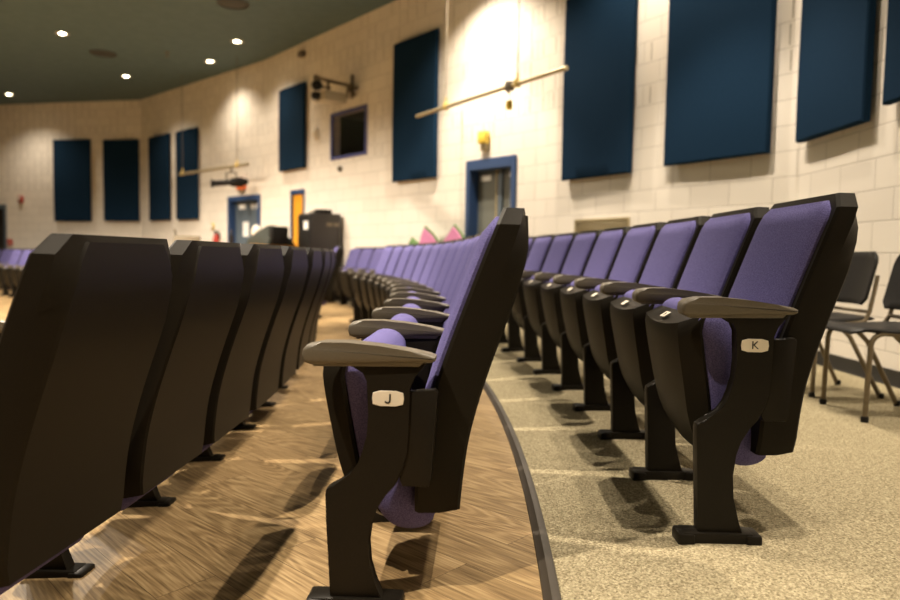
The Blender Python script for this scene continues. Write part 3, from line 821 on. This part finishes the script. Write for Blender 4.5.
sub('escutcheon', M['cable'], t, lambda bm: lathe(bm, [(0, -.01), (.05, -.008), (.055, 0)], 16))
sub('nozzle', M['cable'], t, lambda bm: lathe(bm, [(0, -.09), (.035, -.085), (.035, -.08), (.012, -.07), (.015, 0)], 12))

# ------------------------------------------------------------------ sound desk area by the far wall
t = thing('equipment_rack', 'dark laminate equipment rack cabinet beside the orange door', 'cabinet', (-2.15, 11.54, 0), math.radians(217))
sub('cabinet_body', M['rack'], t, lambda bm: [box(bm, -.24, .28, -.22, .25, .04, 1.40, .008, 2), box(bm, -.22, .26, -.20, .23, 0, .05)])
sub('rack_front', M['rack_front'], t, lambda bm: box(bm, .278, .30, -.205, .235, .08, 1.36, .004, 1))
sub('paper_label', M['paper'], t, lambda bm: box(bm, .299, .302, .02, .17, 1.14, 1.27))
sub('vent_slot', M['tan_case'], t, lambda bm: [box(bm, -.22, -.12, .249, .252, 1.20, 1.25), box(bm, -.09, .01, .249, .252, 1.20, 1.25)])
t = thing('cable_box', 'small dark device lying on top of the equipment rack', 'device', (-2.10, 11.50, 1.40), math.radians(127))
sub('body', M['black_plastic'], t, lambda bm: box(bm, -.10, .10, -.12, .12, 0, .07, .01, 2))
sub('lead', M['black_plastic'], t, lambda bm: tube(bm, [(.10, 0, .03), (.16, .05, .06), (.2, .02, .02), (.22, -.05, .012)], .012))
t = thing('folded_cloth', 'pale folded cloth on the far end of the equipment rack', 'cloth', (-2.33, 11.58, 1.40), math.radians(217))
sub('fold', M['white_plastic'], t, lambda bm: [box(bm, -.06, .06, -.10, .10, 0, .03, .012, 3), box(bm, -.05, .055, -.08, .09, .028, .05, .010, 3)])

rz = wall_rz(3)
t = thing('sound_desk', 'wood topped sound desk before the far doors', 'desk', (-3.55, 12.15, -.12), rz+.05)
sub('desk_top', M['orange_wood'], t, lambda bm: box(bm, -1.1, 1.1, -.35, .35, .95, 1.0, .01, 2))
sub('modesty_panel', M['rack'], t, lambda bm: box(bm, -1.0, 1.0, -.32, -.29, .15, .95))
for sx in (-1, 1):
    for sy in (-1, 1): sub('leg', M['steel'], t, lambda bm: box(bm, sx*1.02-.03, sx*1.02+.03, sy*.30-.03, sy*.30+.03, 0, .95, .004, 1))
tz = .88
t = thing('covered_mixer', 'dark cloth-covered mixing console on the sound desk', 'mixer', (-3.02, 11.62, tz), rz)
def lump(bm):
    L = [[(u, z, w) for u, z, w in ((-.20, 0, .42), (-.19, .10, .42), (-.10, .20, .40), (.02, .26, .36), (.12, .27, .30))],
         [(u, z, w) for u, z, w in ((.26, 0, .40), (.25, .06, .40), (.22, .12, .38), (.18, .18, .34), (.15, .24, .28))]]
    slab(bm, L, 8, {0: lambda u, z, w, t_: (u, z*(1+.25*math.sin(t_*3+1))), 1: lambda u, z, w, t_: (u, z*(1+.25*math.sin(t_*3+1)))})
    for v in bm.verts: v.co = Vector((v.co.y, -v.co.x, v.co.z))
sub('cover', M['olive'], t, lump, 60)
sub('raised_end', M['black_plastic'], t, lambda bm: box(bm, -.44, -.30, -.15, .15, .0, .30, .03, 2))
t = thing('desk_lamp', 'small round pale desk fan at the end of the sound desk', 'fan', (-3.42, 12.32, tz), rz+.3)
sub('fan_head', M['white_plastic'], t, lambda bm: lathe(bm, [(0, -.05), (.08, -.04), (.12, 0), (.08, .04), (0, .05)], 20, Matrix.Translation((0, 0, .24)) @ Matrix.Rotation(PI/2, 4, 'X')))
sub('stand', M['black_plastic'], t, lambda bm: [tube(bm, [(0, 0, .01), (0, 0, .13)], .015), lathe(bm, [(0, .02), (.08, .015), (.09, 0), (0, 0)], 18)])
t = thing('bottle', 'small dark bottle standing on the sound desk before the far door', 'bottle', (-3.95, 12.62, tz), 0)
sub('body', M['black_plastic'], t, lambda bm: lathe(bm, [(0, 0), (.035, 0), (.038, .02), (.038, .15), (.015, .20), (.014, .24), (0, .24)], 16))
sub('cap', M['cable'], t, lambda bm: lathe(bm, [(.016, .23), (.017, .265), (0, .266)], 14))
t = thing('equipment_case', 'taupe equipment case with an antenna under the far right panel', 'case', (-5.22, 13.9, -.12), .3)
sub('case_body', M['tan_case'], t, lambda bm: [box(bm, -.24, .24, -.2, .2, 0, 1.18, .012, 2)])
sub('antenna', M['cable'], t, lambda bm: tube(bm, [(-.20, 0, 1.17), (-.22, 0, 1.25), (-.24, 0, 1.31)], .02))

# pink flower prop near the right wall
t = thing('flower_prop', 'pink pointed flower prop with green edges behind the middle row', 'stage prop', (-.10, 9.24, 0), wall_rz(3))
def petal(bm, cx, w, h, lean, y0, y1):
    b = .69
    prof = [(cx-w, b), (cx-w*1.05+lean*.4, b+h*.45), (cx-w*.55+lean*.7, b+h*.78), (cx+lean, b+h), (cx+w*.35+lean*.8, b+h*.80), (cx+w*1.0+lean*.3, b+h*.45), (cx+w, b)]
    prism(bm, prof, y0, y1, .004, 1)
for cx, w, h, lean, k in ((-.16, .23, .44, -.02, 0), (.26, .22, .43, .16, 1), (.60, .16, .28, .10, 2), (-.50, .15, .25, -.12, 3)):
    p = sub('petal', M['pink'] if k < 2 else M['green'], t, lambda bm: petal(bm, cx, w, h, lean, -.03+k*.012, -.005+k*.012))
    sub('petal_edge', M['green'], p, lambda bm: petal(bm, cx, w+.022, h+.035, lean*1.05, -.055+k*.012, -.031+k*.012))
sub('stand', M['green'], t, lambda bm: [box(bm, -.25, .35, -.06, .03, 0, .60, .01, 2), box(bm, -.35, .45, -.2, .2, 0, .04, .01, 2)])

# ------------------------------------------------------------------ stacking chairs by the right wall
def arc_pts(c, r, a0, a1, n, y):
    return [(c[0]+r*math.cos(a0+(a1-a0)*k/n), y, c[1]+r*math.sin(a0+(a1-a0)*k/n)) for k in range(n+1)]
def music_chair(loc, rz, label):
    t = thing('stacking_chair', label, 'chair', loc, rz, 'stacking chairs along the right wall')
    def seat(bm):
        L = []
        for dz, ins in ((-.010, .012), (-.004, 0), (.004, 0), (.011, .012)):
            rows = []
            for k in range(9):
                x = -.20+ins+(.42-2*ins)*k/8
                rows.append((.440+dz-.014*math.exp(-((x-.02)/.12)**2)-.022*max(0, (x-.16)/.06)**2, x, interp([(-.2, .18), (0, .215), (.17, .22), (.22, .19)], x)-ins))
            L.append(rows)
        slab(bm, L, 8)
        for v in bm.verts: v.co = Vector((v.co.z, v.co.y, v.co.x))
    sub('seat', M['black_plastic'], t, seat, 40)
    def back(bm):
        L = []
        for du, ins in ((.010, .010), (.004, 0), (-.004, 0), (-.010, .010)):
            rows = []
            for k in range(11):
                z = .515+ins+(.30-2*ins)*k/10
                rows.append((-.155-.24*(z-.5)+du, z, interp([(.515, .17), (.55, .205), (.75, .205), (.79, .190), (.816, .15)], z)-ins))
            L.append(rows)
        slab(bm, L, 8, {k: (lambda u, z, w, tt: (u+.03*tt*tt, z)) for k in range(4)})
    sub('backrest', M['black_plastic'], t, back, 40)
    for sy in (-1, 1):
        y = sy*.205
        sub('leg', M['bronze'], t, lambda bm: tube(bm, [(.145, y, 0), (.14, y, .20), (.135, y, .36)]+[(.135-.06*(1-math.cos(a)), y, .36+.06*math.sin(a)) for a in (.4, .8, 1.2, PI/2)]+[(.0, y*.98, .418), (-.13, y*.96, .415)], .0125, 10))
        sub('leg', M['bronze'], t, lambda bm: tube(bm, [(.02, y*.9, .415), (-.06, y*.93, .34), (-.24, y*1.02, 0)], .0125, 10))
        sub('back_upright', M['bronze'], t, lambda bm: tube(bm, [(-.10, y*.96, .418), (-.14, y*.95, .43), (-.165, y*.92, .48), (-.19, y*.9, .60), (-.208, y*.86, .68)], .0115, 10))
    sub('cross_bar', M['bronze'], t, lambda bm: [tube(bm, [(-.163, -.19, .478), (-.163, .19, .478)], .010, 8), tube(bm, [(-.05, -.20, .40), (-.05, .20, .40)], .010, 8)])
    for sy in (-1, 1):
        for gx, gy in ((.145, .205), (-.24, .209)):
            sub('glide', M['black_plastic'], t, lambda bm: lathe(bm, [(0, 0), (.017, 0), (.018, .02), (.014, .028), (0, .028)], 12, Matrix.Translation((gx, sy*gy, 0))))
    return t
music_chair((2.16, 4.06, 0), PI+.02, 'black stacking chair with bronze legs right behind the K chair')
music_chair((2.12, 3.46, 0), PI-.05, 'black stacking chair with bronze legs cut by the right photo edge')

# ------------------------------------------------------------------ world, camera
w = bpy.data.worlds.new('World'); S.world = w; w.use_nodes = True
bg = w.node_tree.nodes['Background']; bg.inputs[0].default_value = (1.0, .85, .65, 1); bg.inputs[1].default_value = .02
cam = bpy.data.cameras.new('camera'); co = bpy.data.objects.new('camera', cam); COL.objects.link(co)
cam.sensor_width = 36; cam.lens = 700/900*36
A = math.atan(44/700)
Mx = Matrix.Translation((0, 0, .75)) @ Matrix.Rotation(PI/2-A, 4, 'X') @ Matrix.Rotation(.0165, 4, 'Z')
co.matrix_world = Mx
cam.dof.use_dof = True; cam.dof.focus_distance = 1.9; cam.dof.aperture_fstop = 28/13.5
S.camera = co
S.view_settings.view_transform = 'Standard'; S.view_settings.look = 'None'
S.view_settings.exposure = 0.0; S.view_settings.gamma = 1; S.view_settings.use_curve_mapping = False
